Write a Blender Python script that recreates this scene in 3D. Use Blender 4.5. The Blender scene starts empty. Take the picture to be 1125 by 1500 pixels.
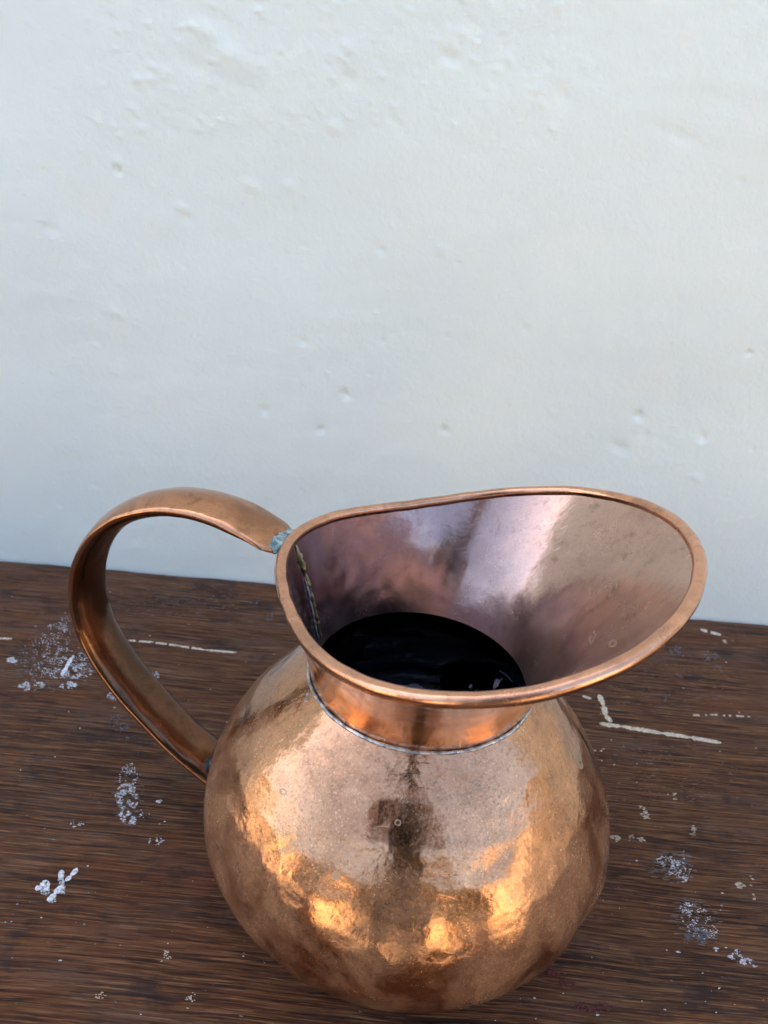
import bpy, bmesh, math, random
import numpy as np
from mathutils import Vector, Matrix, noise
from mathutils.bvhtree import BVHTree
random.seed(7); RNG = np.random.RandomState(7)
S = bpy.context.scene
COL = S.collection
R = math.radians
TABLE_Z = 0.75                     # height of the table top
JZ = TABLE_Z + 0.131               # height of the jug's neck joint (jug axis at x=0, y=0)

# ------------------------------------------------------------------ camera
F_PX = 1065.24                     # focal length for a 1500 px tall picture
PITCH, ROLL = 0.45494, 0.0840
CAM = Vector((-0.02309, -0.27009, JZ + 0.21144))
cp, sp, cr, sr = math.cos(PITCH), math.sin(PITCH), math.cos(ROLL), math.sin(ROLL)
FWD = Vector((0, cp, -sp)); _r = Vector((1, 0, 0)); _u = Vector((0, sp, cp))
RIGHT = cr * _r + sr * _u; UP = -sr * _r + cr * _u
cam = bpy.data.cameras.new('camera'); cam_o = bpy.data.objects.new('camera', cam); COL.objects.link(cam_o)
cam_o.matrix_world = Matrix(((RIGHT.x, UP.x, -FWD.x, CAM.x), (RIGHT.y, UP.y, -FWD.y, CAM.y), (RIGHT.z, UP.z, -FWD.z, CAM.z), (0, 0, 0, 1)))
cam.sensor_fit = 'VERTICAL'; cam.sensor_height = 36; cam.sensor_width = 27; cam.lens = F_PX / 1500 * 36
cam.clip_start = 0.01; cam.clip_end = 500
cam.dof.use_dof = True; cam.dof.focus_distance = 0.33; cam.dof.aperture_fstop = 16
S.camera = cam_o

# ------------------------------------------------------------------ world, sun, exposure
SUN_EL, SUN_AZ = R(50), R(-30)      # the sun stands behind the plaster wall; table and jug are in its shade
w = bpy.data.worlds.new('World'); S.world = w; w.use_nodes = True
nt = w.node_tree; bg = nt.nodes['Background']
sky = nt.nodes.new('ShaderNodeTexSky'); sky.sky_type = 'NISHITA'; sky.sun_disc = False
sky.sun_elevation = SUN_EL; sky.sun_rotation = SUN_AZ; sky.air_density = 1.0; sky.dust_density = 5.0; sky.ozone_density = 0.2
nt.links.new(sky.outputs[0], bg.inputs[0]); bg.inputs[1].default_value = 0.15
sd = bpy.data.lights.new('sun', 'SUN'); sd.energy = 4.6; sd.angle = R(0.5); sd.color = (1, 0.94, 0.80)
so = bpy.data.objects.new('sun', sd); COL.objects.link(so)
sdir = Vector((math.sin(SUN_AZ) * math.cos(SUN_EL), math.cos(SUN_AZ) * math.cos(SUN_EL), math.sin(SUN_EL)))
so.rotation_euler = sdir.to_track_quat('Z', 'Y').to_euler(); so.location = (0, 2, 5)
S.view_settings.view_transform = 'Standard'; S.view_settings.look = 'None'
S.view_settings.exposure = 2.25; S.view_settings.gamma = 1
S.cycles.max_bounces = 10; S.cycles.glossy_bounces = 6; S.cycles.diffuse_bounces = 4

# ------------------------------------------------------------------ helpers
def put(o, parent=None):
    COL.objects.link(o)
    if parent is not None: o.parent = parent
    return o
def mesh_obj(name, verts, faces, mats, parent=None, smooth=True, midx=None, loc=None):
    me = bpy.data.meshes.new(name)
    me.from_pydata([tuple(v) for v in verts], [], [tuple(f) for f in faces])
    if not isinstance(mats, (list, tuple)): mats = [mats]
    for m in mats: me.materials.append(m)
    if smooth: me.polygons.foreach_set('use_smooth', [True] * len(me.polygons))
    if midx is not None: me.polygons.foreach_set('material_index', midx)
    me.update()
    o = bpy.data.objects.new(name, me)
    if loc is not None: o.location = loc
    return put(o, parent)
def tag(o, label=None, cat=None, group=None, kind=None):
    if label: o['label'] = label
    if cat: o['category'] = cat
    if group: o['group'] = group
    if kind: o['kind'] = kind
    return o
def empty(name, loc, label, cat, group=None):
    o = bpy.data.objects.new(name, None); o.location = loc; o.empty_display_size = 0.05; COL.objects.link(o)
    return tag(o, label, cat, group)
def fix_normals(o):
    bm = bmesh.new(); bm.from_mesh(o.data); bmesh.ops.recalc_face_normals(bm, faces=bm.faces); bm.to_mesh(o.data); bm.free()
def box(name, lo, hi, mat, parent=None, bevel=0.0):
    bm = bmesh.new(); bmesh.ops.create_cube(bm, size=1)
    for v in bm.verts: v.co = Vector([lo[i] + (v.co[i] + .5) * (hi[i] - lo[i]) for i in range(3)])
    if bevel: bmesh.ops.bevel(bm, geom=list(bm.edges), offset=bevel, segments=2, affect='EDGES')
    me = bpy.data.meshes.new(name); bm.to_mesh(me); bm.free(); me.materials.append(mat)
    return put(bpy.data.objects.new(name, me), parent)
def lathe(name, prof, mat, parent=None, n=48, loc=None):
    V, Fc = [], []
    for r, z in prof:
        for k in range(n): a = 2 * math.pi * k / n; V.append((r * math.cos(a), r * math.sin(a), z))
    for i in range(len(prof) - 1):
        for k in range(n): Fc.append((i * n + k, i * n + (k + 1) % n, (i + 1) * n + (k + 1) % n, (i + 1) * n + k))
    o = mesh_obj(name, V, Fc, mat, parent, loc=loc); fix_normals(o); return o
def nz(x, y=0, z=0): return noise.noise(Vector((x, y, z)))
def on_plane(px, py, axis, val):   # where the ray of a photograph point meets the table top (axis 2) or wall face (axis 1)
    d = FWD + RIGHT * ((px - 562.5) / F_PX) - UP * ((py - 750) / F_PX)
    return CAM + d * ((val - CAM[axis]) / d[axis])

# ------------------------------------------------------------------ node material helper
class M:
    def __init__(s, name):
        s.m = bpy.data.materials.new(name); s.m.use_nodes = True; s.t = s.m.node_tree; s.b = s.t.nodes['Principled BSDF']
        s.co = s.n('ShaderNodeTexCoord').outputs['Object']
    def n(s, typ, **kw):
        nd = s.t.nodes.new(typ)
        for k, v in kw.items(): setattr(nd, k, v)
        return nd
    def l(s, a, b): s.t.links.new(a, b)
    def setv(s, inp, v):
        if hasattr(v, 'links') or hasattr(v, 'is_linked'): s.l(v, inp)
        else: inp.default_value = v
    def mapping(s, scale=(1, 1, 1), rot=(0, 0, 0), loc=(0, 0, 0), co=None):
        m = s.n('ShaderNodeMapping'); s.l(co or s.co, m.inputs[0])
        m.inputs['Scale'].default_value = scale; m.inputs['Rotation'].default_value = rot; m.inputs['Location'].default_value = loc
        return m.outputs[0]
    def noise(s, scale, detail=3, rough=.5, co=None, dist=0):
        t = s.n('ShaderNodeTexNoise'); s.l(co or s.co, t.inputs['Vector'])
        t.inputs['Scale'].default_value = scale; t.inputs['Detail'].default_value = detail; t.inputs['Roughness'].default_value = rough
        t.inputs['Distortion'].default_value = dist
        return t.outputs['Fac']
    def voronoi(s, scale, feature='F1', co=None, out='Distance', smooth=.5):
        t = s.n('ShaderNodeTexVoronoi', feature=feature); s.l(co or s.co, t.inputs['Vector']); t.inputs['Scale'].default_value = scale
        if feature == 'SMOOTH_F1': t.inputs['Smoothness'].default_value = smooth
        return t.outputs[out]
    def ramp(s, fac, a, b, lo=0.0, hi=1.0, interp=False):
        t = s.n('ShaderNodeMapRange'); s.l(fac, t.inputs[0])
        t.inputs[1].default_value = a; t.inputs[2].default_value = b; t.inputs[3].default_value = lo; t.inputs[4].default_value = hi
        return t.outputs[0]
    def mix(s, fac, a, b):
        t = s.n('ShaderNodeMix', data_type='RGBA'); s.setv(t.inputs[0], fac)
        for i, v in ((6, a), (7, b)):
            if isinstance(v, tuple): v = tuple(v) + ((1,) if len(v) == 3 else ())
            s.setv(t.inputs[i], v)
        return t.outputs[2]
    def math(s, op, a, b=0.0):
        t = s.n('ShaderNodeMath', operation=op); s.setv(t.inputs[0], a); s.setv(t.inputs[1], b); return t.outputs[0]
    def bump(s, h, dist, strength=1.0, prev=None):
        t = s.n('ShaderNodeBump'); s.l(h, t.inputs['Height']); t.inputs['Distance'].default_value = dist; t.inputs['Strength'].default_value = strength
        if prev is not None: s.l(prev, t.inputs['Normal'])
        return t.outputs[0]
    def set(s, **kw):
        for k, v in kw.items():
            k = k.replace('_', ' ')
            if isinstance(v, tuple) and len(v) == 3: v = v + (1,)
            s.setv(s.b.inputs[k], v)
        return s.m

def plain(name, col, rough=.7, metal=0.0, var=.25, scale=30):
    m = M(name); f = m.noise(scale, 4)
    c = m.mix(m.ramp(f, .3, .7), tuple(x * (1 - var) for x in col), tuple(min(1, x * (1 + var)) for x in col))
    return m.set(Base_Color=c, Roughness=rough, Metallic=metal)

def copper(name, bright, brown, dark, patina=(.42, .62), rough=(.10, .34), hammer=0.0, speck=1.0, streak=0.0, purple=None, metal=.82):
    m = M(name)
    big = m.noise(28, 5, .6, dist=.4)
    pat = m.ramp(big, patina[0], patina[1])
    c = m.mix(pat, bright, brown)
    if purple:
        sx = m.n('ShaderNodeSeparateXYZ'); m.l(m.co, sx.inputs[0])
        side = m.ramp(sx.outputs[0], -.03, .09, 1.0, .15)      # tarnish is heaviest below the handle
        c = m.mix(m.math('MULTIPLY', m.ramp(m.noise(17, 4, .6, co=m.mapping(loc=(3.1, 1.7, .4))), .22, .48), side), c, purple)
    if streak:      # darker runs down the sides
        st = m.noise(1, 3, .6, co=m.mapping(scale=(95, 95, 14)))
        c = m.mix(m.ramp(st, .52, .70, 0, streak), c, dark)
    blot = m.noise(140, 5, .65)
    c = m.mix(m.ramp(blot, .56, .70, 0, .55), c, dark)
    fine = m.noise(1150, 2, .6)
    c = m.mix(m.ramp(fine, .56, .68, 0, min(.95, .75 * speck)), c, tuple(min(1, x * 1.3 + .06) for x in bright))
    fine2 = m.noise(800, 2, .6, co=m.mapping(loc=(5, 2, 1)))
    c = m.mix(m.ramp(fine2, .54, .68, 0, min(.95, .7 * speck)), c, dark)
    rg = m.math('ADD', m.ramp(m.noise(46, 5, .6, co=m.mapping(loc=(1, 4, 2))), .35, .68, rough[0], rough[1]), m.ramp(fine, .4, .7, 0, .10 * speck))
    nrm = m.bump(m.noise(60, 3, .5), .0016 if hammer else .0006, .5)
    if hammer:
        v = m.voronoi(78, 'SMOOTH_F1', smooth=.35)
        nrm = m.bump(v, .0012, hammer, nrm)
        v2 = m.voronoi(150, 'SMOOTH_F1', smooth=.12, co=m.mapping(loc=(.3, .7, .1)))
        nrm = m.bump(m.ramp(v2, .15, .55), .00016, hammer, nrm)
    nrm = m.bump(fine2, .00009, .55 * speck + .05, nrm)
    sc = m.noise(1, 2, .5, co=m.mapping(scale=(40, 900, 260), rot=(.3, .2, .5)))
    nrm = m.bump(m.ramp(sc, .66, .72), .00004, .6, nrm)
    return m.set(Base_Color=c, Metallic=m.ramp(pat, 0, 1, 1.0, metal), Roughness=rg, Normal=nrm)

MAT_body = copper('copper_body', (.62, .325, .178), (.46, .240, .124), (.27, .135, .062), hammer=.20, speck=.85, rough=(.10, .22), streak=.3, metal=.52)
MAT_neck = copper('copper_collar', (.82, .42, .22), (.58, .29, .14), (.30, .14, .06), speck=.45, rough=(.10, .24))
MAT_in = copper('copper_inside', (.64, .42, .31), (.50, .31, .215), (.22, .11, .09), speck=.3, rough=(.13, .27), purple=(.29, .20, .205))
MAT_rim = copper('copper_rim', (.76, .39, .235), (.48, .245, .145), (.30, .16, .10), speck=.35, rough=(.12, .28))
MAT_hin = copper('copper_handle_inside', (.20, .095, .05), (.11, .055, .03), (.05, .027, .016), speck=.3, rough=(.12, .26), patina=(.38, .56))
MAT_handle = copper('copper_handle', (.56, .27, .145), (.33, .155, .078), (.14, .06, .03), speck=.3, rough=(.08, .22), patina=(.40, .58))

def solder_mat(name, a, b, rough=.28, bd=.0004):
    m = M(name); f = m.noise(260, 4, .6)
    c = m.mix(m.ramp(f, .40, .60), a, b)
    return m.set(Base_Color=c, Metallic=m.ramp(f, .35, .6, .35, 1.0), Roughness=m.ramp(m.noise(180, 3), .4, .6, rough, rough + .35), Normal=m.bump(m.noise(420, 3), bd, .7))
MAT_ring = solder_mat('tin_solder', (.20, .24, .27), (.66, .72, .76), .2, .0002)
MAT_verd = solder_mat('verdigris_solder', (.10, .17, .18), (.50, .62, .66), .16, .0002)
MAT_seam = solder_mat('brass_solder', (.17, .15, .05), (.48, .42, .24), .2)

mm = M('blackened_inside')
MAT_black = mm.set(Base_Color=mm.mix(mm.ramp(mm.noise(60, 4), .4, .7), (.16, .18, .215), (.27, .29, .34)), Roughness=.035, Metallic=1.0,
                   Normal=mm.bump(mm.noise(38, 3, .5), .0035, .5))

# dark stained wood, grain along X
def wood(name, sc=1.0):
    m = M(name)
    warp = m.noise(3.5, 3, .5)
    cwarp = m.n('ShaderNodeVectorMath', operation='ADD'); m.l(m.co, cwarp.inputs[0])
    comb = m.n('ShaderNodeCombineXYZ'); m.l(m.ramp(warp, 0, 1, -.012, .012), comb.inputs[1]); m.l(comb.outputs[0], cwarp.inputs[1])
    co = cwarp.outputs[0]
    pore = m.noise(1, 4, .70, co=m.mapping(scale=(15, 700, 200), co=co))
    pore2 = m.noise(1, 3, .65, co=m.mapping(scale=(34, 1150, 500), loc=(2, 1, 0), co=co))
    band = m.noise(1, 4, .55, co=m.mapping(scale=(3.5, 38, 20), co=co))
    c = m.mix(m.ramp(band, .36, .66), (.046, .0175, .0085), (.100, .036, .0145))
    c = m.mix(m.ramp(pore, .50, .60, 0, .72), c, (.19, .080, .030))
    c = m.mix(m.ramp(pore2, .54, .64, 0, .7), c, (.30, .145, .065))
    c = m.mix(m.ramp(pore, .38, .47, .85, 0), c, (.012, .006, .005))
    c = m.mix(m.ramp(m.noise(1, 4, .6, co=m.mapping(scale=(7, 22, 1), loc=(4.2, 1, 0))), .52, .68, 0, .40), c, (.15, .045, .016))
    dust = m.noise(1, 6, .7, co=m.mapping(scale=(14, 60, 1), loc=(1.2, 7, 0)))
    c = m.mix(m.ramp(dust, .50, .72, 0, .34), c, (.15, .105, .080))
    stain = m.noise(26, 5, .65, co=m.mapping(scale=(1, 1.7, 1), loc=(9, 3, 0)))
    c = m.mix(m.ramp(stain, .56, .66, 0, .65), c, (.018, .014, .016))
    speck = m.noise(330, 3, .7, co=m.mapping(scale=(.6, 1, 1)))
    c = m.mix(m.ramp(speck, .70, .75, 0, .8), c, (.36, .35, .34))
    dk = m.noise(1, 2, .5, co=m.mapping(scale=(48, 780, 300), loc=(6, 2, 5), co=co))
    c = m.mix(m.ramp(dk, .60, .66, 0, .65), c, (.018, .008, .005))
    scr = m.noise(1, 2, .5, co=m.mapping(scale=(30, 700, 1), rot=(0, 0, .42), loc=(3, 3, 3)))
    c = m.mix(m.ramp(scr, .70, .73, 0, .30), c, (.30, .22, .16))
    rg = m.ramp(m.noise(1, 4, .6, co=m.mapping(scale=(12, 40, 1), loc=(0, 3, 1))), .35, .7, .42, .66)
    nrm = m.bump(pore, .0016, .8)
    nrm = m.bump(pore2, .0006, .6, nrm)
    nrm = m.bump(m.noise(1, 3, .5, co=m.mapping(scale=(6, 30, 1))), .003, .3, nrm)
    m.b.inputs['Specular IOR Level'].default_value = .16
    return m.set(Base_Color=c, Roughness=rg, Normal=nrm)
MAT_wood = wood('dark_wood')

m = M('white_plaster')
c = m.mix(m.ramp(m.noise(5, 5, .6), .35, .68), (.80, .875, .805), (.77, .845, .785))
c = m.mix(m.ramp(m.noise(16, 5, .6, co=m.mapping(loc=(2, 5, 1))), .58, .72, 0, .5), c, (.82, .85, .76))
c = m.mix(m.ramp(m.noise(400, 3, .6), .66, .74, 0, .35), c, (.62, .61, .60))
nrm = m.bump(m.noise(55, 6, .6), .0018, .35)
nrm = m.bump(m.noise(300, 5, .65), .0008, .5, nrm)
MAT_plaster = m.set(Base_Color=c, Roughness=.82, Normal=nrm)

m = M('paint_white'); MAT_pw = m.set(Base_Color=m.mix(m.ramp(m.noise(700, 3), .4, .65), (.78, .79, .82), (.40, .39, .40)), Roughness=.6)
m = M('paint_cream'); MAT_pc = m.set(Base_Color=m.mix(m.ramp(m.noise(600, 3), .4, .65), (.62, .54, .42), (.36, .28, .19)), Roughness=.7)
m = M('paint_red'); MAT_pr = m.set(Base_Color=m.mix(m.ramp(m.noise(600, 3), .4, .65), (.16, .030, .030), (.09, .03, .03)), Roughness=.6)
m = M('paint_blue_grey'); MAT_pb = m.set(Base_Color=m.mix(m.ramp(m.noise(600, 3), .4, .65), (.15, .16, .20), (.06, .065, .085)), Roughness=.6)

# ------------------------------------------------------------------ the plaster wall behind the table
WY = 0.2745
def build_wall():
    x0, x1, z0, z1, st = -0.48, 0.48, TABLE_Z - .03, TABLE_Z + .86, .0014
    xs = np.arange(x0, x1 + st / 2, st); zs = np.arange(z0, z1 + st / 2, st)
    X, Z = np.meshgrid(xs, zs)
    def smooth_noise(cell, seed, ax=1.0):
        r = np.random.RandomState(seed)
        nx, ny = int((x1 - x0) / (cell * ax)) + 5, int((z1 - z0) / cell) + 5
        g = r.rand(ny, nx) - .5
        u = (X - x0) / (cell * ax); v = (Z - z0) / cell
        i, j = u.astype(int), v.astype(int); fu, fv = u - i, v - j
        fu = fu * fu * (3 - 2 * fu); fv = fv * fv * (3 - 2 * fv)
        return (g[j, i] * (1 - fu) + g[j, i + 1] * fu) * (1 - fv) + (g[j + 1, i] * (1 - fu) + g[j + 1, i + 1] * fu) * fv
    D = smooth_noise(.11, 1, 1.6) * .0026 + smooth_noise(.045, 2, 1.4) * .0008 + smooth_noise(.02, 3, 1.2) * .00025
    # rougher, sandier plaster towards the top, in patches
    top = np.clip((Z - (TABLE_Z + .36)) / .22, 0, 1)
    patch = np.clip(smooth_noise(.09, 4, 1.5) * 2.4 + .35, 0, 1)
    D += top * patch * (smooth_noise(.0075, 5, 1.4) * .0010 + smooth_noise(.0042, 6) * .0008)
    D += smooth_noise(.010, 7, 2.2) * .0003
    # pits, chips and blobs: px, py, size px, depth mm, stretch
    pits = [(172, 236, 5, -.9, 1.2), (173, 251, 4, 1.6, 1), (387, 600, 6, 1.2, 1), (507, 578, 6, 1.5, 1), (469, 629, 5, 1.5, 1), (652, 632, 6, 1.5, 1),
            (443, 500, 5, 1.0, 1.3), (265, 305, 6, -.9, 1.3), (275, 320, 5, .8, 1.5), (935, 609, 6, 2.0, 1), (1030, 640, 7, 1.6, .8), (907, 655, 8, 1.2, 1.6),
            (340, 84, 14, -1.5, 1.5), (300, 45, 9, -1.2, 1.4), (285, 95, 8, .8, 2), (368, 273, 7, -1.0, 1.3), (425, 275, 6, -.9, 1), (492, 187, 6, -1.1, 1.3),
            (512, 115, 7, 1.2, 1), (508, 68, 5, -1.0, 1.2), (660, 85, 6, 1.3, 1.5), (690, 34, 5, 1.2, 1.4), (560, 367, 5, .9, 1), (168, 458, 6, -.7, 1.3),
            (1000, 200, 8, .9, 1.8), (1098, 518, 4, 1.4, 1), (770, 482, 5, .8, 1), (205, 188, 5, -.8, 1.2), (825, 140, 9, .7, 1), (648, 365, 6, -.7, 1.2),
            (1020, 700, 6, -.9, 1.4), (560, 500, 4, .6, 1), (75, 335, 6, .7, 1.5), (1085, 265, 4, .9, 1), (946, 638, 7, .6, .7), (450, 545, 5, .5, 1)]
    rr = np.random.RandomState(5)
    for k in range(110):
        pits.append((rr.uniform(-60, 1180), rr.uniform(-40, 800) ** 1.0, rr.uniform(1.6, 3.6), rr.choice([-1, 1]) * rr.uniform(.2, .6), rr.uniform(.8, 1.6)))
    for k in range(260):
        pits.append((rr.uniform(120, 820), rr.uniform(-20, 200) , rr.uniform(1.8, 4), rr.uniform(-.8, .5), rr.uniform(.9, 1.8)))
    for px, py, s, d, ax in pits:
        p = on_plane(px, py, 1, WY); sz = s * .00060
        i0, i1 = np.searchsorted(xs, [p.x - 4 * sz * ax, p.x + 4 * sz * ax]); j0, j1 = np.searchsorted(zs, [p.z - 4 * sz, p.z + 4 * sz])
        if i1 <= i0 or j1 <= j0: continue
        xx, zz = X[j0:j1, i0:i1] - p.x, Z[j0:j1, i0:i1] - p.z
        q = (xx / (sz * ax)) ** 2 + (zz / sz) ** 2 + .5 * (xx * zz) / (sz * sz)
        D[j0:j1, i0:i1] += d * .0010 * np.exp(-np.clip(q, 0, 30))
    D -= (Z > 9)
    e = np.minimum.reduce([X - x0, x1 - X, Z - z0, z1 - Z]); D *= np.clip(e / .02, 0, 1)
    V = np.stack([X, WY + D, Z], -1).reshape(-1, 3)
    ny, nx = X.shape; idx = np.arange(nx * ny).reshape(ny, nx)
    Q = np.stack([idx[:-1, :-1], idx[:-1, 1:], idx[1:, 1:], idx[1:, :-1]], -1).reshape(-1, 4)
    X1, X0, ZT = xs[-1], xs[0], zs[-1]
    n = len(V)
    # plain surround of the detailed face, then sides, top and back of a 24 cm thick wall
    L, Rr, B, T, y2 = -6.5, 3.4, 0.0, 3.8, WY + .24
    ex = np.array([[L, WY, B], [Rr, WY, B], [Rr, WY, T], [L, WY, T], [X0, WY, z0], [X1, WY, z0], [X1, WY, ZT], [X0, WY, ZT],
                   [L, y2, B], [Rr, y2, B], [Rr, y2, T], [L, y2, T]])
    Q2 = np.array([[0, 1, 5, 4], [1, 2, 6, 5], [2, 3, 7, 6], [3, 0, 4, 7], [1, 9, 10, 2], [8, 0, 3, 11], [3, 2, 10, 11], [9, 8, 11, 10], [8, 9, 1, 0]]) + n
    V = np.concatenate([V, ex]); Q = np.concatenate([Q, Q2])
    me = bpy.data.meshes.new('plaster_wall')
    me.vertices.add(len(V)); me.vertices.foreach_set('co', V.ravel())
    me.loops.add(Q.size); me.loops.foreach_set('vertex_index', Q.ravel().astype(np.int32))
    me.polygons.add(len(Q)); me.polygons.foreach_set('loop_start', np.arange(0, Q.size, 4, dtype=np.int32))
    sm = np.ones(len(Q), bool); sm[-9:] = False; me.polygons.foreach_set('use_smooth', sm)
    me.update(calc_edges=True); me.validate(); me.materials.append(MAT_plaster)
    o = put(bpy.data.objects.new('plaster_wall', me))
    tag(o, 'white rough plastered wall behind the dark wooden table, with small pits and chips', 'wall')
build_wall()

# ------------------------------------------------------------------ the table
table = empty('wooden_table', (0, 0, 0), 'dark brown worn wooden table with white and cream paint marks, under the copper jug', 'table')
def build_top():
    # grid top so the worn surface is slightly uneven, with a nibbled back edge
    xs = np.linspace(-.85, .85, 341); ys = np.linspace(-.27, .2715, 109); V = []; Fc = []
    nx, ny = len(xs), len(ys)
    for j, y in enumerate(ys):
        for i, x in enumerate(xs):
            yy = y + (.0012 * nz(x * 22, 3.3) + .0010 * nz(x * 70, 1.2) - .0006 if j == ny - 1 else 0)
            V.append((x, yy, TABLE_Z + .00022 * nz(x * 6, y * 18, .3) - (.0012 if j in (0, ny - 1) else 0)))
    for j in range(ny - 1):
        for i in range(nx - 1): Fc.append((j * nx + i, j * nx + i + 1, (j + 1) * nx + i + 1, (j + 1) * nx + i))
    per = [i for i in range(nx)] + [j * nx + nx - 1 for j in range(1, ny)] + [(ny - 1) * nx + i for i in range(nx - 2, -1, -1)] + [j * nx for j in range(ny - 2, 0, -1)]
    b = len(V)
    for k in per: V.append((V[k][0], V[k][1], TABLE_Z - .032))
    for k in range(len(per)): k2 = (k + 1) % len(per); Fc.append((per[k], b + k, b + k2, per[k2]))
    Fc.append(tuple(b + k for k in range(len(per)))[::-1])
    mesh_obj('tabletop', V, Fc, MAT_wood, table, smooth=False)
build_top()
for (lx, ly) in ((-.78, -.22), (.78, -.22), (-.78, .22), (.78, .22)):
    box('leg', (lx - .03, ly - .03, 0.0), (lx + .03, ly + .03, TABLE_Z - .033), MAT_wood, table, .003)
for y in (-.22, .22): box('apron', (-.748, y - .012, TABLE_Z - .13), (.748, y + .012, TABLE_Z - .034), MAT_wood, table, .002)
for x in (-.78, .78): box('apron', (x - .012, -.188, TABLE_Z - .13), (x + .012, .188, TABLE_Z - .034), MAT_wood, table, .002)

# paint marks: thin raised flakes lying on the table top
TZ = TABLE_Z + .00012
def tp(px, py):
    p = on_plane(px, py, 2, TABLE_Z); return p.x, p.y
def flake(V, Fc, x, y, rx, ry, ang, n=8, h=.00022, jag=.35):
    b = len(V); V.append((x, y, TZ + h))
    ca, sa = math.cos(ang), math.sin(ang)
    for ring, f, zz in ((0, .6, h), (1, 1.0, -.0002)):
        for k in range(n):
            a = 2 * math.pi * k / n; q = f * (1 + (random.random() - .5) * 2 * jag)
            u, v = rx * q * math.cos(a), ry * q * math.sin(a)
            V.append((x + u * ca - v * sa, y + u * sa + v * ca, TZ + zz))
    for k in range(n):
        k2 = (k + 1) % n; Fc.append((b, b + 1 + k, b + 1 + k2)); Fc.append((b + 1 + k, b + 1 + n + k, b + 1 + n + k2, b + 1 + k2))
def cluster(mat, ells, name='paint_spatter', label=None):
    """ells: (px, py, half width px, half height px, count, flake size mm, tilt)"""
    V, Fc = [], []
    for (px, py, wx, wy, cnt, sz, tilt) in ells:
        cnt, sz = (cnt, sz) if cnt < 12 else (int(cnt * 2.6), sz * .62)
        for k in range(cnt):
            a, r = random.random() * 6.283, math.sqrt(random.random())
            u, v = r * math.cos(a) * wx, r * math.sin(a) * wy
            qx, qy = px + u + tilt * v, py + v
            if nz(qx * .11, qy * .11, 2.2) < -.12: continue
            x, y = tp(qx, qy); s = sz * .001 * random.uniform(.25, 1.0) ** 1.3
            flake(V, Fc, x, y, s * random.uniform(.8, 1.9), s * random.uniform(.35, .8), random.gauss(0, .25), 7)
    o = mesh_obj(name, V, Fc, mat, table, smooth=False); tag(o, label, kind='stuff' if len(V) > 400 else None)
MAT_film = plain('worn_film', (.150, .120, .100), .7, var=.3, scale=300)
def film(ells, label):
    V, Fc = [], []
    for (px, py, wx, wy, cnt, sz, tilt) in ells:
        for k in range(cnt):
            a, q = random.random() * 6.283, math.sqrt(random.random()); u, v = q * math.cos(a) * wx, q * math.sin(a) * wy
            x, y = tp(px + u + tilt * v, py + v); s_ = sz * .001 * random.uniform(.3, 1)
            flake(V, Fc, x, y, s_ * random.uniform(1.5, 4), s_ * random.uniform(.25, .5), random.gauss(0, .08), 7, h=.00008)
    tag(mesh_obj('worn_film', V, Fc, MAT_film, table, smooth=False), label, kind='stuff')
film([(82, 965, 62, 50, 420, .9, 0), (188, 1165, 22, 46, 130, .8, 0), (985, 1270, 34, 24, 130, .8, 0), (1020, 1350, 36, 36, 150, .8, .3), (250, 880, 110, 26, 160, .8, 0), (960, 1000, 110, 50, 260, .8, 0), (960, 1130, 120, 50, 160, .7, 0)],
     'grey worn streaks where paint has rubbed along the grain')
def stroke(mat, pts, wpx, gap=0.0, label=None, name='paint_mark', rag=.45):
    """ragged painted line through photograph points, as one thin strip"""
    P = [Vector(tp(*p)) for p in pts]; V, Fc = [], []; L = 0
    for a, b in zip(P, P[1:]):
        d = b - a; n = max(2, int(d.length / .0009)); nn = Vector((-d.y, d.x)).normalized(); prev = None
        for k in range(n + 1):
            t = k / n; c = a + d * t; L += .0009
            wd = wpx * .00033 * (1 + rag * nz(L * 600, 5.1) + rag * .9 * nz(L * 1700, 2.0)) * min(1, 4 * t + .35, 4 * (1 - t) + .35)
            if gap and nz(L * 330, 8.7) + .5 * nz(L * 1100, 3) > .52 - gap: prev = None; continue
            c2 = c + nn * .0006 * nz(L * 240, 3.0)
            wd = max(wd, .00012); b0 = len(V)
            for s, z in ((-1, -.0002), (-.6, .0002), (.6, .0002), (1, -.0002)):
                q = c2 + nn * wd * s * (1 + .25 * (random.random() - .5)); V.append((q.x, q.y, TZ + z))
            if prev is not None:
                for q in range(3): Fc.append((prev + q, prev + q + 1, b0 + q + 1, b0 + q))
            prev = b0
    o = mesh_obj(name, V, Fc, mat, table, smooth=False); tag(o, label)

cluster(MAT_pw, [(45, 1004, 20, 8, 110, 1.0, 0), (82, 935, 22, 22, 120, .8, 0), (92, 970, 36, 24, 260, .9, -.3), (115, 985, 20, 10, 90, 1.0, 0), (100, 1004, 12, 6, 36, 1.4, 0), (60, 965, 30, 30, 70, .6, 0),
                 (95, 912, 8, 14, 22, .9, 0)], label='broad scuffed patch of white paint specks left of the handle')
stroke(MAT_pw, [(90, 990), (107, 961)], 5, label='short white dash inside the scuffed paint patch')
cluster(MAT_pw, [(18, 967, 7, 4, 26, 2.2, 0)], 'paint_blot', 'small white paint blot near the left edge of the picture')
cluster(MAT_pw, [(188, 1140, 14, 20, 60, .8, 0), (186, 1168, 17, 20, 170, 1.0, 0), (188, 1196, 13, 13, 80, 1.1, 0), (210, 1192, 10, 6, 22, .8, 0), (192, 1128, 6, 12, 14, .9, 0)], label='upright patch of white paint specks beside the belly of the jug')
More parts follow.
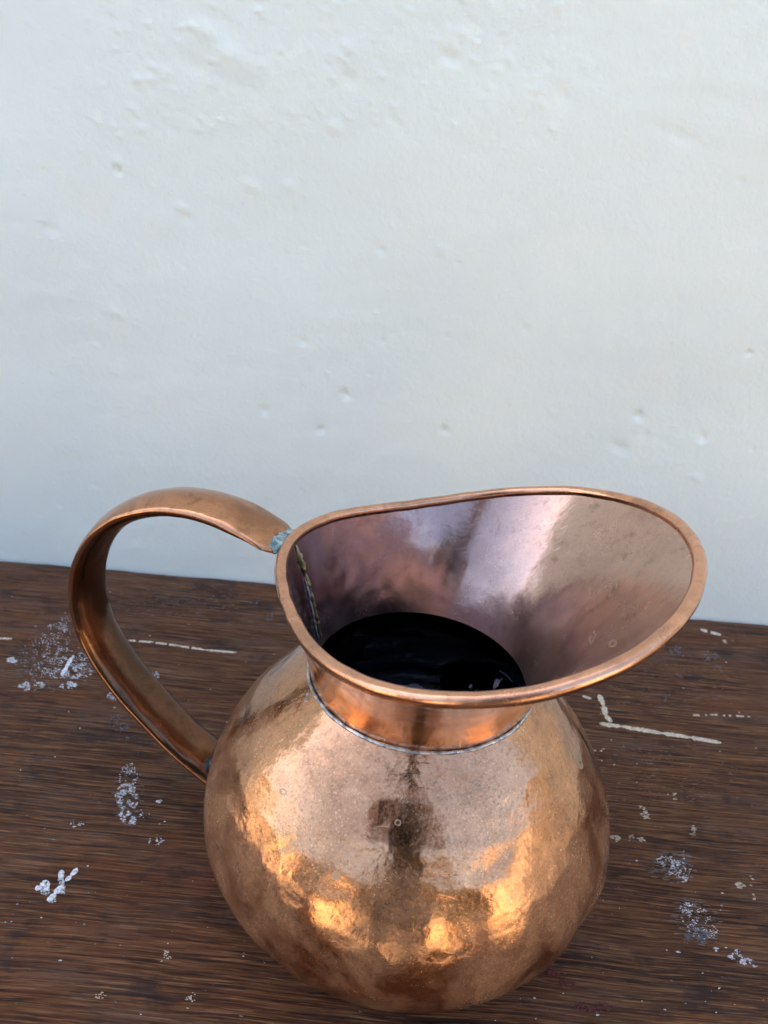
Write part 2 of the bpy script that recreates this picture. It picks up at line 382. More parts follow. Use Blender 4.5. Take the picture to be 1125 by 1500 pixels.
cluster(MAT_pw, [(235, 1173, 6, 4, 14, 1.3, 0), (228, 1232, 11, 6, 20, .9, 0), (113, 1208, 10, 5, 22, .8, 0), (12, 1186, 3, 2.5, 7, 1.3, 0), (226, 989, 9, 6, 18, 1.0, 0), (165, 1019, 9, 6, 24, .9, 0)], label='scattered small white paint dots left of the jug')
stroke(MAT_pw, [(52, 1304), (60, 1298), (69, 1290)], 6, label='thick short white paint dab', rag=.15)
stroke(MAT_pw, [(69, 1291), (68, 1308)], 4.5, .1, rag=.4)
stroke(MAT_pw, [(71, 1321), (80, 1309), (91, 1297)], 5.5, label='slanting white paint stroke at lower left', rag=.2)
stroke(MAT_pw, [(96, 1291), (104, 1283), (113, 1272)], 4.5, label='clean upper end of the slanting white stroke', rag=.12)
stroke(MAT_pw, [(89, 1275), (90, 1286)], 4.5, .1, rag=.3)
cluster(MAT_pw, [(90, 1300, 5, 24, 85, .9, 0), (66, 1305, 7, 7, 22, .9, 0), (76, 1318, 6, 5, 18, .9, 0)], label='fine white specks around the slanting stroke')
stroke(MAT_pc, [(188, 938), (225, 941), (262, 946), (300, 952), (347, 956)], 4.0, .02, 'long thin cream scratch seen through the handle')
stroke(MAT_pc, [(-20, 934), (18, 936)], 4, .05, 'short cream scratch at the left edge of the picture')
stroke(MAT_pc, [(878, 1060), (910, 1064), (970, 1074), (1010, 1080), (1056, 1088)], 6.5, .0, 'long cream paint line to the right of the spout')
stroke(MAT_pc, [(878, 1018), (884, 1034), (887, 1048), (896, 1058)], 7, .0, 'short cream line meeting the long one at a corner', rag=.5)
stroke(MAT_pc, [(853, 1020), (866, 1023)], 5, 0, 'short cream dash under the spout')
stroke(MAT_pc, [(1015, 1048), (1040, 1047), (1100, 1050)], 3, .3, 'faint broken cream line near the right edge')
stroke(MAT_pc, [(1026, 922), (1056, 930)], 7, .1, 'cream smear near the back edge of the table')
cluster(MAT_pc, [(943, 1190, 6, 10, 26, 1.6, .5), (988, 1167, 6, 5, 16, 1.4, 0), (901, 1229, 8, 5, 30, 1.5, 0), (925, 1228, 4, 6, 14, 1.0, 0), (939, 1230, 4, 3, 9, .9, 0), (1015, 1217, 4, 8, 12, 1.0, 0), (1083, 1297, 7, 4, 18, 1.3, 0),
                 (1101, 1314, 5, 5, 18, 1.3, 0), (1100, 1290, 3, 10, 10, .8, 0), (876, 1097, 8, 4, 14, 1.2, 0), (246, 1398, 7, 7, 12, 1.0, 0), (280, 1461, 7, 8, 12, 1.0, 0), (148, 1458, 9, 5, 16, 1.0, 0), (1062, 940, 4, 3, 7, 1.2, 0)], label='scattered cream paint chips on the dark wood')
cluster(MAT_pw, [(975, 1262, 14, 9, 44, .75, 0), (995, 1272, 18, 16, 60, .8, 0), (1001, 1288, 6, 4, 24, 1.0, 0), (980, 1270, 8, 3, 16, .9, 0)], label='fine white paint specks to the right of the jug')
cluster(MAT_pw, [(1020, 1345, 22, 20, 90, .7, .3), (1005, 1330, 10, 8, 20, .8, 0), (1030, 1365, 22, 12, 60, .6, 0), (1048, 1391, 4, 2.5, 11, 1.1, 0), (1062, 1390, 5, 4, 8, .8, 0), (1075, 1402, 8, 3, 22, 1.1, .2), (1092, 1408, 8, 6, 26, 1.2, .3), (1107, 1415, 3, 2, 5, .8, 0), (1080, 1397, 8, 6, 14, .7, 0)], label='trail of white paint specks towards the lower right corner')
cluster(MAT_pb, [(990, 953, 10, 7, 40, 1.2, 0), (1042, 960, 10, 8, 36, 1.2, 0), (1020, 1370, 18, 12, 70, 1.0, 0), (372, 880, 8, 6, 20, 1.1, 0), (395, 905, 7, 6, 18, 1.1, 0), (978, 1023, 7, 6, 14, 1.2, 0), (175, 1060, 16, 12, 50, 1.0, 0), (990, 992, 9, 5, 14, .9, 0)], 'paint_stain', 'faint blue grey paint stains on the wood')
cluster(MAT_pr, [(815, 1425, 14, 7, 50, 1.0, .4), (828, 1440, 16, 8, 60, 1.0, .4), (870, 1475, 30, 8, 70, .9, .2), (868, 1345, 8, 4, 16, .8, 0), (905, 1300, 12, 3, 14, .8, 0)], 'paint_stain', 'dull red paint smears beside the foot of the jug')
ells = []
rr = random.Random(3)
for k in range(330): ells.append((rr.uniform(-60, 1180), rr.uniform(850, 1510), 3, 3, 1, rr.uniform(.35, .75), 0))
cluster(MAT_pw, ells, label='tiny pale specks scattered over the whole table top')

# ------------------------------------------------------------------ the copper jug
jug = empty('copper_jug', (0, 0, JZ), 'round bellied hammered copper jug with wide flared spout and curled strap handle', 'jug')
PROF = [(.0513, 0), (.06591, -.01278), (.07733, -.02515), (.08583, -.03662), (.09177, -.0467), (.09555, -.05505), (.09791, -.06225), (.09932, -.06887), (.09993, -.07478), (.09991, -.0799),
        (.09943, -.08421), (.09848, -.08845), (.09693, -.09302), (.0947, -.09784), (.09171, -.10282), (.08792, -.10783), (.08329, -.11276), (.07779, -.11748), (.07141, -.12186), (.0650, -.1254), (.0585, -.1284), (.0540, -.1302), (.0515, -.1309)]
def prof_at(n):
    P = np.array(PROF); s = np.concatenate([[0], np.cumsum(np.hypot(*np.diff(P, axis=0).T))]); t = np.linspace(0, s[-1], n)
    r = np.interp(t, s, P[:, 0]); z = np.interp(t, s, P[:, 1])
    for _ in range(6): r[1:-1] = (r[:-2] + 2 * r[1:-1] + r[2:]) / 4; z[1:-1] = (z[:-2] + 2 * z[1:-1] + z[2:]) / 4
    return r, z
def sstep(a, b, x):
    t = max(0, min(1, (x - a) / (b - a))); return t * t * (3 - 2 * t)
GLINT_BULGES = ((66, -.0785, .0125, .0105), (55, -.0680, .0130, .0105))   # added inner bulges, shaped to mirror the sky out through the neck
def build_body():
    NA, NP = 420, 210
    r, z = prof_at(NP); V = []; Fc = []; mi = []
    dr, dz = np.gradient(r), np.gradient(z); ln = np.hypot(dr, dz); nr, nzz = -dz / ln, dr / ln
    for i in range(NP):
        edge = sstep(0, .10, i / NP) * sstep(0, .06, 1 - i / NP)
        for k in range(NA):
            a = 2 * math.pi * k / NA; ca, sa = math.cos(a), math.sin(a)
            p = Vector((r[i] * ca, r[i] * sa, z[i]))
            d = .00055 * nz(p.x * 26 + 3, p.y * 26, p.z * 26) + .00028 * nz(p.x * 62, p.y * 62 + 5, p.z * 62) 
            # planished facets: each hammer blow leaves a shallow flat
            low = sstep(-.045, -.085, z[i])
            d += .00010 * (1 + 1.3 * low) * nz(p.x * 150, p.y * 150, p.z * 150 + 7)
            # long creases and dents on the right-hand side
            ad = (math.degrees(a) + 180) % 360 - 180
            cre = math.exp(-((ad - 3 - 300 * (z[i] + .03)) / 7) ** 2) * math.exp(-((z[i] + .035) / .022) ** 2)
            d -= .0016 * cre
            d += .0008 * math.exp(-((ad + 26) / 5) ** 2) * math.exp(-((z[i] + .085) / .022) ** 2)
            d -= .0009 * math.exp(-((ad + 38) / 4) ** 2) * math.exp(-((z[i] + .09) / .016) ** 2)
            d -= .0008 * math.exp(-((ad + 124) / 5) ** 2) * math.exp(-((z[i] + .088) / .014) ** 2)
            d += .0006 * math.exp(-((ad + 112) / 3.5) ** 2) * math.exp(-((z[i] + .08) / .02) ** 2)
            d *= edge
            V.append((p.x + nr[i] * d * ca, p.y + nr[i] * d * sa, p.z + nzz[i] * d))
    for i in range(NP - 1):
        for k in range(NA):
            k2 = (k + 1) % NA; Fc.append((i * NA + k, (i + 1) * NA + k, (i + 1) * NA + k2, i * NA + k2)); mi.append(0)
    Fc.append(tuple((NP - 1) * NA + k for k in range(NA))[::-1]); mi.append(0)
    # blackened inner skin, 1.2 mm inside, closed at the bottom, joined to the outer skin at the neck
    b = len(V); NI, t0 = 150, .0012; ri, zi = prof_at(NI)
    dr, dz = np.gradient(ri), np.gradient(zi); ln = np.hypot(dr, dz); nr2, nz2 = -dz / ln, dr / ln
    for i in range(NI):
        for k in range(NA // 2):
            a = 2 * math.pi * k / (NA // 2); q = ri[i] - nr2[i] * t0; zz = zi[i] - nz2[i] * t0
            wob = 1 + (.012 * nz(math.cos(a) * 2.5, math.sin(a) * 2.5, 1) if i == 0 else .012 * nz(math.cos(a) * 3, math.sin(a) * 3, zz * 40))
            ad = math.degrees(a)
            for az_, z_, h_, sz_ in GLINT_BULGES:
                q -= h_ * math.exp(-((math.radians(ad - az_) * .095) ** 2 + (zz - z_) ** 2) / sz_ ** 2)
            V.append((q * wob * math.cos(a), q * wob * math.sin(a), zz))
    NB = NA // 2
    for i in range(NI - 1):
        for k in range(NB):
            k2 = (k + 1) % NB; Fc.append((b + i * NB + k, b + i * NB + k2, b + (i + 1) * NB + k2, b + (i + 1) * NB + k)); mi.append(1)
    c = len(V); V.append((0, 0, zi[-1] + t0))
    for k in range(NB): Fc.append((b + (NI - 1) * NB + k, b + (NI - 1) * NB + (k + 1) % NB, c)); mi.append(1)
    mesh_obj('belly', V, Fc, [MAT_body, MAT_black], jug, midx=mi)
build_body()

PHI = R(-20)
def rim_rz(th):
    c = [math.cos(k * th) for k in range(5)]
    r = .08415 * c[0] + .02169 * c[1] - .00042 * c[2] - .00428 * c[3]
    z = .06254 * c[0] + .01598 * c[1] + .00596 * c[2] - .00065 * c[3] - .00034 * c[4]
    return r, z
def collar_pt(th, s, off=0.0):
    """s=0 at the neck joint, s=1 at the rim; th measured from the spout direction"""
    r1, z1 = rim_rz(th); r0, z0 = .0508, .0
    sp_ = (1 + math.cos(th)) / 2
    bulge = .0012 + .0050 * sp_ ** 1.5
    r = r0 + (r1 - r0) * s - bulge * math.sin(math.pi * s) ** 1.0
    z = z0 + (z1 - z0) * s
    a = th + PHI
    z -= .0008 * s * math.exp(-(((math.degrees(a) - 76 + 180) % 360 - 180) / 20) ** 2)      # the back edge runs almost straight
    z += .0004 * s * math.exp(-(((math.degrees(a) - 128 + 180) % 360 - 180) / 22) ** 2)
    d = (.00030 * nz(math.cos(a) * 3.2, math.sin(a) * 3.2, s * 2.6) + .00016 * nz(math.cos(a) * 8, math.sin(a) * 8, s * 6)) * math.sin(math.pi * min(1, s * 1.1 + .0)) * 1.6
    r += off + d
    return Vector((r * math.cos(a), r * math.sin(a), z))
def build_collar():
    NA, NP = 320, 70; V = []; Fc = []; mi = []
    for side, off in ((0, .0), (1, -.0011)):
        b = len(V)
        for i in range(NP + 1):
            for k in range(NA): V.append(collar_pt(2 * math.pi * k / NA, i / NP if side == 0 or i > 0 else -.03, off))
        for i in range(NP):
            for k in range(NA):
                k2 = (k + 1) % NA; q = (b + i * NA + k, b + i * NA + k2, b + (i + 1) * NA + k2, b + (i + 1) * NA + k)
                Fc.append(q if side == 0 else q[::-1]); mi.append(side)
    mesh_obj('flared_collar', V, Fc, [MAT_neck, MAT_in], jug, midx=mi)
    # wired rim: a rolled bead with a fine fold line on its outside
    V, Fc = [], []; NA = 420; NS = 28
    for k in range(NA):
        th = 2 * math.pi * k / NA; p = collar_pt(th, 1.0, -.0005); q = collar_pt(th + .01, 1.0, -.0005); T = (q - p).normalized()
        out = Vector((p.x, p.y, 0)).normalized(); out = (out - T * out.dot(T)).normalized(); up = T.cross(out); up = up if up.z > 0 else -up
        rad = .00262 * (1 + .04 * nz(th * 9, 1, 2) + .03 * nz(th * 30, 4, 2))
        p = p + up * .00025 * nz(th * 5, 7, 1) + out * .0003 * nz(th * 7, 3, 6)
        for j in range(NS):
            a = 2 * math.pi * j / NS; ad = math.degrees(a)
            f = 1 - .16 * math.exp(-((ad - 338) / 9) ** 2) - .05 * math.exp(-((ad - 95) / 30) ** 2)
            V.append(p + (out * math.cos(a) + up * math.sin(a)) * rad * f)
    for k in range(NA):
        for j in range(NS): Fc.append((k * NS + j, k * NS + (j + 1) % NS, ((k + 1) % NA) * NS + (j + 1) % NS, ((k + 1) % NA) * NS + j))
    o = mesh_obj('rolled_rim', V, Fc, MAT_rim, jug); fix_normals(o)
build_collar()

def tube(name, pts, rad, mat, parent, ns=10, wob=.3, flat=1.0, freq=500, up=Vector((0, 0, 1)), closed=False):
    V, Fc = [], []; n = len(pts); L = 0
    for i, p in enumerate(pts):
        a = pts[i - 1] if (i or closed) else pts[0]; b = pts[(i + 1) % n] if (i < n - 1 or closed) else pts[-1]
        T = (b - a).normalized(); U = (up - T * up.dot(T)).normalized(); W = T.cross(U); L += (p - a).length
        t = i / max(1, n - 1); e = 1 if closed else min(1, .15 + 6 * t, .15 + 6 * (1 - t))
        r0 = rad(t) if callable(rad) else rad
        for j in range(ns):
            g = 2 * math.pi * j / ns; q = r0 * e * (1 + wob * nz(L * freq, math.cos(g) * 1.2 + 4, math.sin(g) * 1.2) + wob * .8 * nz(L * freq * .3, 9, 1))
            V.append(p + W * q * math.cos(g) + U * q * flat * math.sin(g))
    for i in range(n if closed else n - 1):
        for j in range(ns): i2 = (i + 1) % n; Fc.append((i * ns + j, i * ns + (j + 1) % ns, i2 * ns + (j + 1) % ns, i2 * ns + j))
    if not closed:
        Fc.append(tuple(range(ns))); Fc.append(tuple((n - 1) * ns + j for j in range(ns)))
    o = mesh_obj(name, V, Fc, mat, parent); fix_normals(o); return o
N = 420
tube('solder_ring', [Vector(((.0517 + .0004 * nz(k * .09, 1)) * math.cos(2 * math.pi * k / N), (.0517 + .0004 * nz(k * .09, 1)) * math.sin(2 * math.pi * k / N), -.0001 + .0002 * nz(k * .07, 3))) for k in range(N)],
     .00085, MAT_ring, jug, ns=8, wob=.45, freq=150, closed=True)
# lapped seam inside the collar below the handle
AZ_H = R(163); TH_H = AZ_H - PHI
tube('inner_seam', [collar_pt(TH_H + .02 * s, s, -.0014) for s in np.linspace(0.0, .96, 120)], lambda t: .0009 + .0017 * max(0, (t - .72) / .28) ** .7 * (1 if t < .97 else .7), MAT_seam, jug, ns=10, wob=.8, freq=330, flat=.8)
tube('seam_drip', [collar_pt(TH_H + .075 - .04 * s, s, -.0016) for s in np.linspace(.04, .68, 90)], .00042, MAT_ring, jug, ns=8, wob=1.1, freq=420)

# strap handle
HP = [(.0695, .0500), (.0825, .0557), (.0968, .0596), (.1115, .061), (.1261, .0596), (.1401, .0553), (.1527, .0485), (.1635, .0393), (.172, .0285), (.1781, .0166), (.1817, .0042), (.1828, -.0081), (.1817, -.0199),
      (.1787, -.0308), (.1743, -.0405), (.1689, -.0489), (.1632, -.0563), (.1573, -.0629), (.1512, -.0691), (.1449, -.0751), (.1382, -.0816), (.1306, -.0882), (.1214, -.094), (.1106, -.1004), (.1010, -.1056), (.0915, -.1095)]
AZP = R(164)
def build_handle():
    P = np.array(HP); s = np.concatenate([[0], np.cumsum(np.hypot(*np.diff(P, axis=0).T))]); n = 220; t = np.linspace(0, s[-1], n)
    h = np.interp(t, s, P[:, 0]); z = np.interp(t, s, P[:, 1])
    for _ in range(25): h[1:-1] = (h[:-2] + 2 * h[1:-1] + h[2:]) / 4; z[1:-1] = (z[:-2] + 2 * z[1:-1] + z[2:]) / 4
    sec = []
    for k in range(44):                      # rounded strap: crowned outside, nearly flat inside
        g = 2 * math.pi * k / 44; cg, sg = math.cos(g), math.sin(g)
        u = .0137 * math.copysign(abs(cg) ** .92, cg); v = .0040 * abs(sg) ** .66 if sg > 0 else -.0058 * abs(sg) ** 1.15
        v += .0006 * math.cos(math.pi * u / .0137) * (sg > 0)
        sec.append((u, v))
    H = Vector((math.cos(AZP), math.sin(AZP), 0)); Wv = Vector((0, 0, 1)).cross(H)
    V, Fc = [], []; ns = len(sec)
    for i in range(n):
        a, b = max(i - 1, 0), min(i + 1, n - 1); T = Vector((h[b] - h[a], z[b] - z[a])).normalized(); No = Vector((-T.y, T.x))
        e = t[i]
        wid = 1 - .25 * (1 - min(1, e / .006)) + .05 * nz(e * 30, 1)
        dep = .55 + .45 * sstep(0, .03, e)
        for j, (u, v) in enumerate(sec):
            wv = .00022 * nz(e * 90, u * 200, 3)
            hh, zz = h[i] + No.x * (v * dep + wv), z[i] + No.y * (v * dep + wv)
            V.append(H * hh + Wv * (u * wid) + Vector((0, 0, zz)))
    for i in range(n - 1):
        for j in range(ns): Fc.append((i * ns + j, i * ns + (j + 1) % ns, (i + 1) * ns + (j + 1) % ns, (i + 1) * ns + j))
    Fc.append(tuple(range(ns))); Fc.append(tuple((n - 1) * ns + j for j in range(ns)))
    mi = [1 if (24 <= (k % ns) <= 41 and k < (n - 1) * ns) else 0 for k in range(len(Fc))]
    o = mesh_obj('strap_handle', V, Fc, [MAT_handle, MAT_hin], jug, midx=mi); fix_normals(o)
    return H, Wv
HV, HW = build_handle()
def blob(name, c, ax, rad, mat, seed, amp=.35, fr=1.6):
    """lumpy solder blob with half axes rad along the frame ax"""
    bm = bmesh.new(); bmesh.ops.create_icosphere(bm, subdivisions=5, radius=1)
    for v in bm.verts:
        q = v.co * (1 + amp * nz(v.co.x * fr + seed, v.co.y * fr, v.co.z * fr) + amp * .5 * nz(v.co.x * fr * 3, v.co.y * fr * 3 + seed, v.co.z * fr * 3))
        v.co = c + ax[0] * q.x * rad[0] + ax[1] * q.y * rad[1] + ax[2] * q.z * rad[2]
    me = bpy.data.meshes.new(name); bm.to_mesh(me); bm.free(); me.materials.append(mat)
    me.polygons.foreach_set('use_smooth', [True] * len(me.polygons)); return put(bpy.data.objects.new(name, me), jug)
tilt = Vector((HV.x * .9, HV.y * .9, .42)).normalized(); nrm_ = tilt.cross(HW).normalized(); nrm_ = nrm_ if nrm_.z > 0 else -nrm_
blob('handle_solder', HV * .0712 + Vector((0, 0, .0518)), (tilt, HW, nrm_), (.0060, .0106, .0018), MAT_verd, 3.1, .22, 1.2)
blob('handle_solder', HV * .0690 + HW * .001 + Vector((0, 0, .0505)), (tilt, HW, nrm_), (.0044, .0098, .0024), MAT_verd, 8.4, .2, 1.2)
MAT_dark = solder_mat('dark_residue', (.015, .018, .02), (.06, .09, .10), .25, .0003)
blob('foot_solder', HV * .1060 + Vector((0, 0, -.0975)), (tilt, HW, nrm_), (.0085, .0122, .0036), MAT_dark, 5.2, .25)
for k, (az, dz) in enumerate(((203, -.0015), (205, -.004))):
    r_, z_ = .0535 + .0012 * k, -.0022 - .001 * k
    blob('solder_splash', Vector((r_ * math.cos(R(az)), r_ * math.sin(R(az)), z_)), (Vector((1, 0, 0)), Vector((0, 1, 0)), Vector((0, 0, 1))), (.0010, .0010, .0007), MAT_ring, k * 2.0)

# dried water spots inside the spout and on the belly: thin rings on the metal
dg = bpy.context.evaluated_depsgraph_get()
def bvh_of(name):
    o = bpy.data.objects[name]; return BVHTree.FromPolygons([v.co.copy() for v in o.data.vertices], [tuple(p.vertices) for p in o.data.polygons])
trees = {n: bvh_of(n) for n in ('flared_collar', 'belly')}
m = M('dried_spot'); MAT_spot = m.set(Base_Color=(.46, .32, .21), Roughness=.42, Metallic=.8)
def spot(name, surf, px, py, rx, ry, ang, ring=True):
    V, Fc = [], []; n = 20; O = CAM - Vector((0, 0, JZ)); ok = True
    for f in ((.55, 1.0) if ring else (0.02, 1.0)):
        for k in range(n):
            a = 2 * math.pi * k / n; jig = 1 + .35 * nz(math.cos(a) * 1.5 + px, math.sin(a) * 1.5, f)
            u, v = rx * f * jig * math.cos(a), ry * f * jig * math.sin(a)
            u, v = u * math.cos(ang) - v * math.sin(ang), u * math.sin(ang) + v * math.cos(ang)
            d = (FWD + RIGHT * ((px + u - 562.5) / F_PX) - UP * ((py + v - 750) / F_PX)).normalized()
            hit, no, _, _ = trees[surf].ray_cast(O, d)
            if hit is None: return
            if no.dot(d) > 0: no = -no
            V.append(hit + no * .00007)
    for k in range(n): Fc.append((k, n + k, n + (k + 1) % n, (k + 1) % n))
    mesh_obj(name, V, Fc, MAT_spot, jug)
for a in ((899, 864, 4, 13, .5), (868, 869, 5, 9, -.3), (868, 934, 4, 11, .35), (898, 943, 7, 5, -.5), (922, 806, 2.5, 8, -.5), (915, 815, 2, 7, .6)):
    spot('water_spot', 'flared_collar', *a)
for a in ((846, 1110, 6, 16, -.35, False), (492, 1283, 7, 7, 0, False), (583, 1205, 5, 5, 0), (415, 1160, 6, 5, .4), (700, 1150, 8, 6, 0), (735, 1228, 6, 6, 0)):
    spot('water_spot', 'belly', *a)

# ------------------------------------------------------------------ the yard behind the camera (seen only as reflections in the copper)
m = M('brown_earth'); MAT_ground = m.set(Base_Color=m.mix(m.ramp(m.noise(9, 6, .7), .35, .65), (.20, .16, .11), (.30, .25, .18)), Roughness=.9, Normal=m.bump(m.noise(60, 4), .01, .6))
g = mesh_obj('ground', [(-60, -60, 0), (60, -60, 0), (60, 60, 0), (-60, 60, 0)], [(0, 1, 2, 3)], MAT_ground, smooth=False); tag(g, kind='structure')
m = M('ochre_plaster'); MAT_ochre = m.set(Base_Color=m.mix(m.ramp(m.noise(4, 5, .6), .35, .65), (.62, .46, .27), (.74, .60, .40)), Roughness=.85, Normal=m.bump(m.noise(40, 4), .004, .5))
MAT_leaf = plain('leaf_brown_green', (.075, .062, .030), .5, var=.5, scale=6); MAT_bark = plain('bark', (.10, .07, .05), .9)
MAT_pot = plain('terracotta', (.42, .17, .09), .8)
def panel_wall(x0, x1, y, h, label):  # unseen walls added and sized to make the bright patches in the copper
    o = empty('reflection_wall', ((x0 + x1) / 2, y, 0), label, 'wall', 'low ochre walls added for reflections'); hw = (x1 - x0) / 2
    box('wall_run', (-hw, -.10, 0), (hw, .10, h), MAT_ochre, o, .02); box('coping', (-hw - .03, -.14, h + .002), (hw + .03, .14, h + .07), MAT_ochre, o, .015)
panel_wall(.45, 1.35, -3.6, 1.00, 'narrow ochre wall, added right of the photographer as a sunlit reflection low in the copper belly')
panel_wall(2.1, 3.25, -3.2, .95, 'ochre wall, added beside the cream bounce wall as a sunlit reflection in the copper')
panel_wall(-2.7, -1.45, -3.5, .95, 'ochre wall, added left of the photographer as a sunlit reflection low in the copper belly')
panel_wall(-6.2, -4.4, -3.1, 1.75, 'tallest ochre wall, added at the far left of the yard as a sunlit reflection in the copper')
hs = empty('bounce_wall', (3.42, -2.4, 0), 'unseen cream wall added along the right side of the yard, bouncing warm sun onto the plaster wall', 'wall')  # added reflector: throws warm sunlight onto the plaster wall from the right
m = M('cream_render'); MAT_cream = m.set(Base_Color=m.mix(m.ramp(m.noise(3, 5, .6), .35, .65), (.80, .70, .54), (.86, .78, .64)), Roughness=.85)
box('wall_face', (0, -2.4, 0), (.25, 2.9, 2.0), MAT_cream, hs, .01); box('coping', (-.12, -2.5, 2.002), (.35, 2.9, 2.10), MAT_cream, hs, .01)
def leaves(name, c, rad, n, size, parent, seed):
    r = np.random.RandomState(seed); d = r.normal(size=(n, 3)); d /= np.linalg.norm(d, axis=1)[:, None]
    lob = np.array([nz(*(q * 1.6 + seed)) for q in d]); q = d * (r.rand(n, 1) ** .4) * (1 + .45 * lob[:, None]) * np.array(rad) + np.array(c)
    a = r.normal(size=(n, 3)); a /= np.linalg.norm(a, axis=1)[:, None]; b = np.cross(a, d); b /= np.linalg.norm(b, axis=1)[:, None] + 1e-9
    s = size * (.6 + .8 * r.rand(n, 1))
    V = np.stack([q - a * s, q + b * s * .45, q + a * s, q - b * s * .45], 1).reshape(-1, 3)
    o = mesh_obj(name, V, np.arange(4 * n).reshape(-1, 4), MAT_leaf, parent, smooth=False); o['kind'] = 'stuff'
def tree(x, y, h, w_, seed, label):
    t = empty('garden_tree', (x, y, 0), label, 'tree', 'trees beyond the garden wall')
    pts = [Vector((.12 * nz(k * .5, seed), .12 * nz(k * .5, seed, 4), h * .75 * k / 10)) for k in range(11)]
    tube('trunk', pts, lambda q: .13 * (1 - .75 * q), MAT_bark, t, ns=10, wob=.1, freq=2, up=Vector((1, 0, 0)))
    leaves('crown', (0, 0, h * .62), (w_, w_ * .8, h * .40), 5000, .11, t, seed)
tree(-5.6, -5.6, 2.9, 1.9, 11, 'broad dark tree at the left end of the garden wall, reflected in the copper')
tree(-2.2, -5.8, 2.4, 1.9, 12, 'lower rounded tree left of the middle behind the garden wall, reflected in the copper')
tree(1.2, -5.7, 2.7, 1.9, 13, 'middle tree straight behind the photographer beyond the wall, reflected in the copper')
tree(4.4, -5.5, 2.4, 1.8, 14, 'small spreading tree right of the middle behind the garden wall, reflected in the copper')
tree(7.6, -4.8, 2.9, 1.9, 15, 'tall tree at the right end of the garden wall, reflected in the copper')
def potted(x, y, seed, h, label):  # unseen shrubs added to break up the sunlit reflections
    t = empty('added_shrub', (x, y, 0), label, 'plant', 'potted shrubs added to split the reflections')
    lathe('pot', [(0, 0), (.17, 0), (.23, .34), (.26, .35), (.26, .40), (.22, .40), (.21, .36), (0, .35)], MAT_pot, t, 32)
    tube('stem', [Vector((.02 * nz(k, seed), .02 * nz(k, 2), .34 + .08 * k)) for k in range(7)], .02, MAT_bark, t, ns=8, wob=.1, freq=9, up=Vector((1, 0, 0)))
    leaves('foliage', (0, 0, .40 + h / 2), (.27, .27, h / 2), 2600, .035, t, seed)
potted(-1.75, -1.85, 21, .75, 'bushy potted shrub, added left of the photographer as a dark gap between reflections in the copper')
potted(1.25, -1.95, 22, .70, 'bushy potted shrub, added right of the photographer as a dark gap between reflections in the copper')

# ------------------------------------------------------------------ the photographer, reflected in the jug as a dark upright shape
MAT_shirt = plain('brown_cloth', (.15, .11, .075), .85, scale=60); MAT_trou = plain('dark_denim', (.085, .07, .06), .85, scale=60)
MAT_skin = plain('skin', (.42, .24, .17), .5, var=.08); MAT_hair = plain('brown_hair', (.07, .045, .03), .5); MAT_phone = plain('phone_black', (.01, .01, .012), .25, var=.1)
MAT_eye = plain('eye', (.5, .5, .5), .2, var=.05)
def skin_mesh(name, joints, edges, mats, parent, region=None, sub=2):
    me = bpy.data.meshes.new(name); me.from_pydata([j[0] for j in joints], edges, []); o = bpy.data.objects.new(name, me); COL.objects.link(o)
    mod = o.modifiers.new('skin', 'SKIN'); mod.use_smooth_shade = True
    o.modifiers.new('sub', 'SUBSURF').levels = sub
    for i, j in enumerate(joints):
        r = j[1] if isinstance(j[1], tuple) else (j[1], j[1]); me.skin_vertices[0].data[i].radius = r
    me.skin_vertices[0].data[0].use_root = True
    dg = bpy.context.evaluated_depsgraph_get(); dg.update(); me2 = bpy.data.meshes.new_from_object(o.evaluated_get(dg)); me2.name = name
    o.modifiers.clear(); o.data = me2
    me2.materials.clear()
    for q in mats: me2.materials.append(q)
    for p in me2.polygons:
        p.use_smooth = True; p.material_index = region(p.center) if region else 0
    o.parent = parent; return o
ph = empty('person', (-.03, -.86, 0), 'person in dark clothes leaning in with a phone, seen only as a reflection', 'person')
def rel(x, y, z): return (x + .03, y + .86, z)
J = [(rel(-.03, -.74, .93), (.155, .11)), (rel(-.03, -.71, 1.10), (.13, .095)), (rel(-.03, -.65, 1.28), (.155, .10)), (rel(-.03, -.60, 1.40), (.12, .085)), (rel(-.03, -.555, 1.47), .052), (rel(-.03, -.52, 1.53), .055), (rel(-.03, -.49, 1.60), (.075, .092)), (rel(-.03, -.475, 1.68), (.066, .08)),
     (rel(-.19, -.60, 1.38), .062), (rel(-.24, -.56, 1.17), .044), (rel(-.125, -.37, 1.055), .027), (rel(.13, -.60, 1.38), .062), (rel(.18, -.56, 1.17), .044), (rel(.085, -.37, 1.055), .027),
     (rel(-.12, -.74, .86), .095), (rel(-.13, -.73, .48), .060), (rel(-.13, -.78, .09), .042), (rel(-.13, -.66, .035), .036), (rel(.06, -.74, .86), .095), (rel(.07, -.73, .48), .060), (rel(.07, -.78, .09), .042), (rel(.07, -.66, .035), .036)]
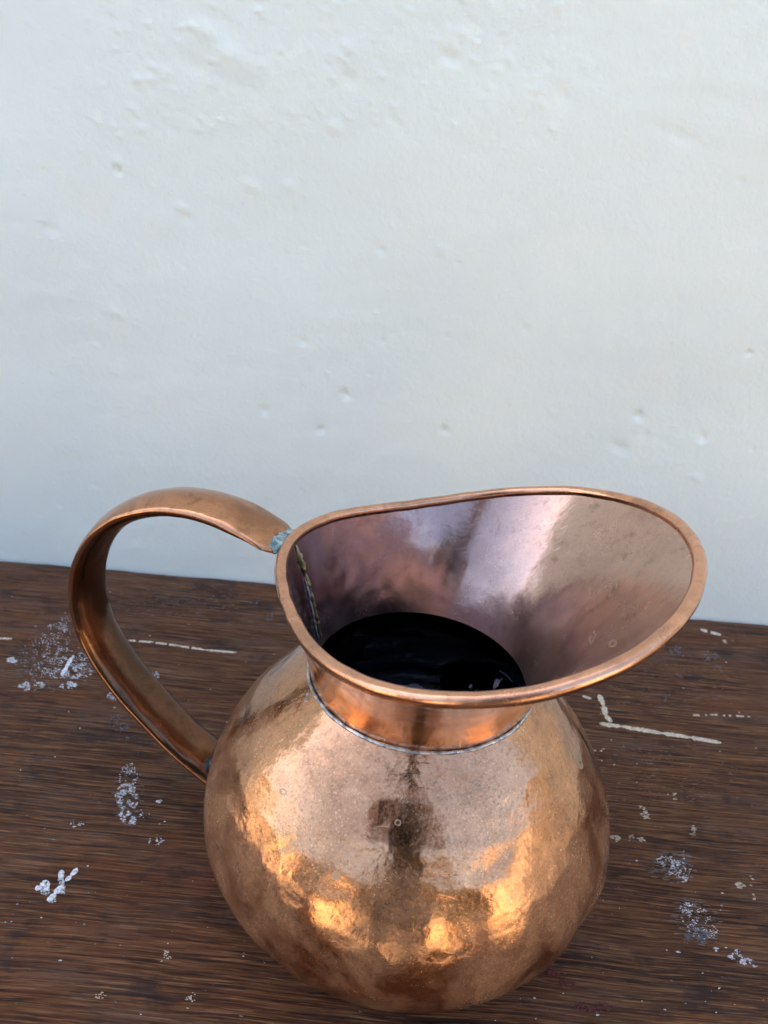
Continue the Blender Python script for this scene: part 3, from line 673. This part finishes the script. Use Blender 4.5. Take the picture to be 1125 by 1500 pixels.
E_ = [(0, 1), (1, 2), (2, 3), (3, 4), (4, 5), (5, 6), (6, 7), (3, 8), (8, 9), (9, 10), (3, 11), (11, 12), (12, 13), (0, 14), (14, 15), (15, 16), (16, 17), (0, 18), (18, 19), (19, 20), (20, 21)]
def reg(c):
    if c.z > 1.485 : return 2
    if c.y > .40: return 2
    return 1 if c.z < .97 else 0
skin_mesh('body', J, E_, [MAT_shirt, MAT_trou, MAT_skin], ph, reg)
for sx, X in ((-1, -.125), (1, .085)):
    palm = [(rel(X, -.375, 1.056), (.026, .018)), (rel(X - sx * .018, -.335, 1.066), (.036, .014))]
    # palm root then five finger chains curling round the phone's edge
    jj = [(palm[0][0], (.024, .017)), (rel(X - sx * .012, -.340, 1.070), (.032, .013))]; ee = [(0, 1)]
    for q, (dz, ln) in enumerate(((.030, .030), (.012, .034), (-.006, .032), (-.022, .026))):
        b = len(jj); jj += [(rel(X - sx * .020, -.318, 1.075 + dz), .0085), (rel(X - sx * (.024 + ln * .5), -.2885, 1.078 + dz), .0078), (rel(X - sx * (.030 + ln), -.2925, 1.079 + dz), .0065)]
        ee += [(1, b), (b, b + 1), (b + 1, b + 2)]
    b = len(jj); jj += [(rel(X - sx * .028, -.335, 1.088), .010), (rel(X - sx * .048, -.312, 1.098), .0085)]; ee += [(1, b), (b, b + 1)]
    skin_mesh('hand', jj, ee, [MAT_skin], ph)
lathe('hair', [(.0, .105), (.045, .098), (.072, .072), (.080, .035), (.079, -.01), (.072, -.05), (.066, -.055)], MAT_hair, ph, 32, loc=rel(-.03, -.505, 1.65))
for sx in (-1, 1):
    bm = bmesh.new(); bmesh.ops.create_uvsphere(bm, u_segments=16, v_segments=10, radius=.011); me = bpy.data.meshes.new('eye'); bm.to_mesh(me); bm.free(); me.materials.append(MAT_eye)
    o = put(bpy.data.objects.new('eye', me), ph); o.location = rel(-.03 + sx * .030, -.405, 1.625)
phone = empty('smartphone', CAM - FWD * .007, 'black smartphone held upright in both hands, seen only as a reflection', 'phone')
phone.rotation_euler = cam_o.matrix_world.to_euler()
box('phone_body', (-.036, -.110, .0), (.036, .038, .0085), MAT_phone, phone, .002)
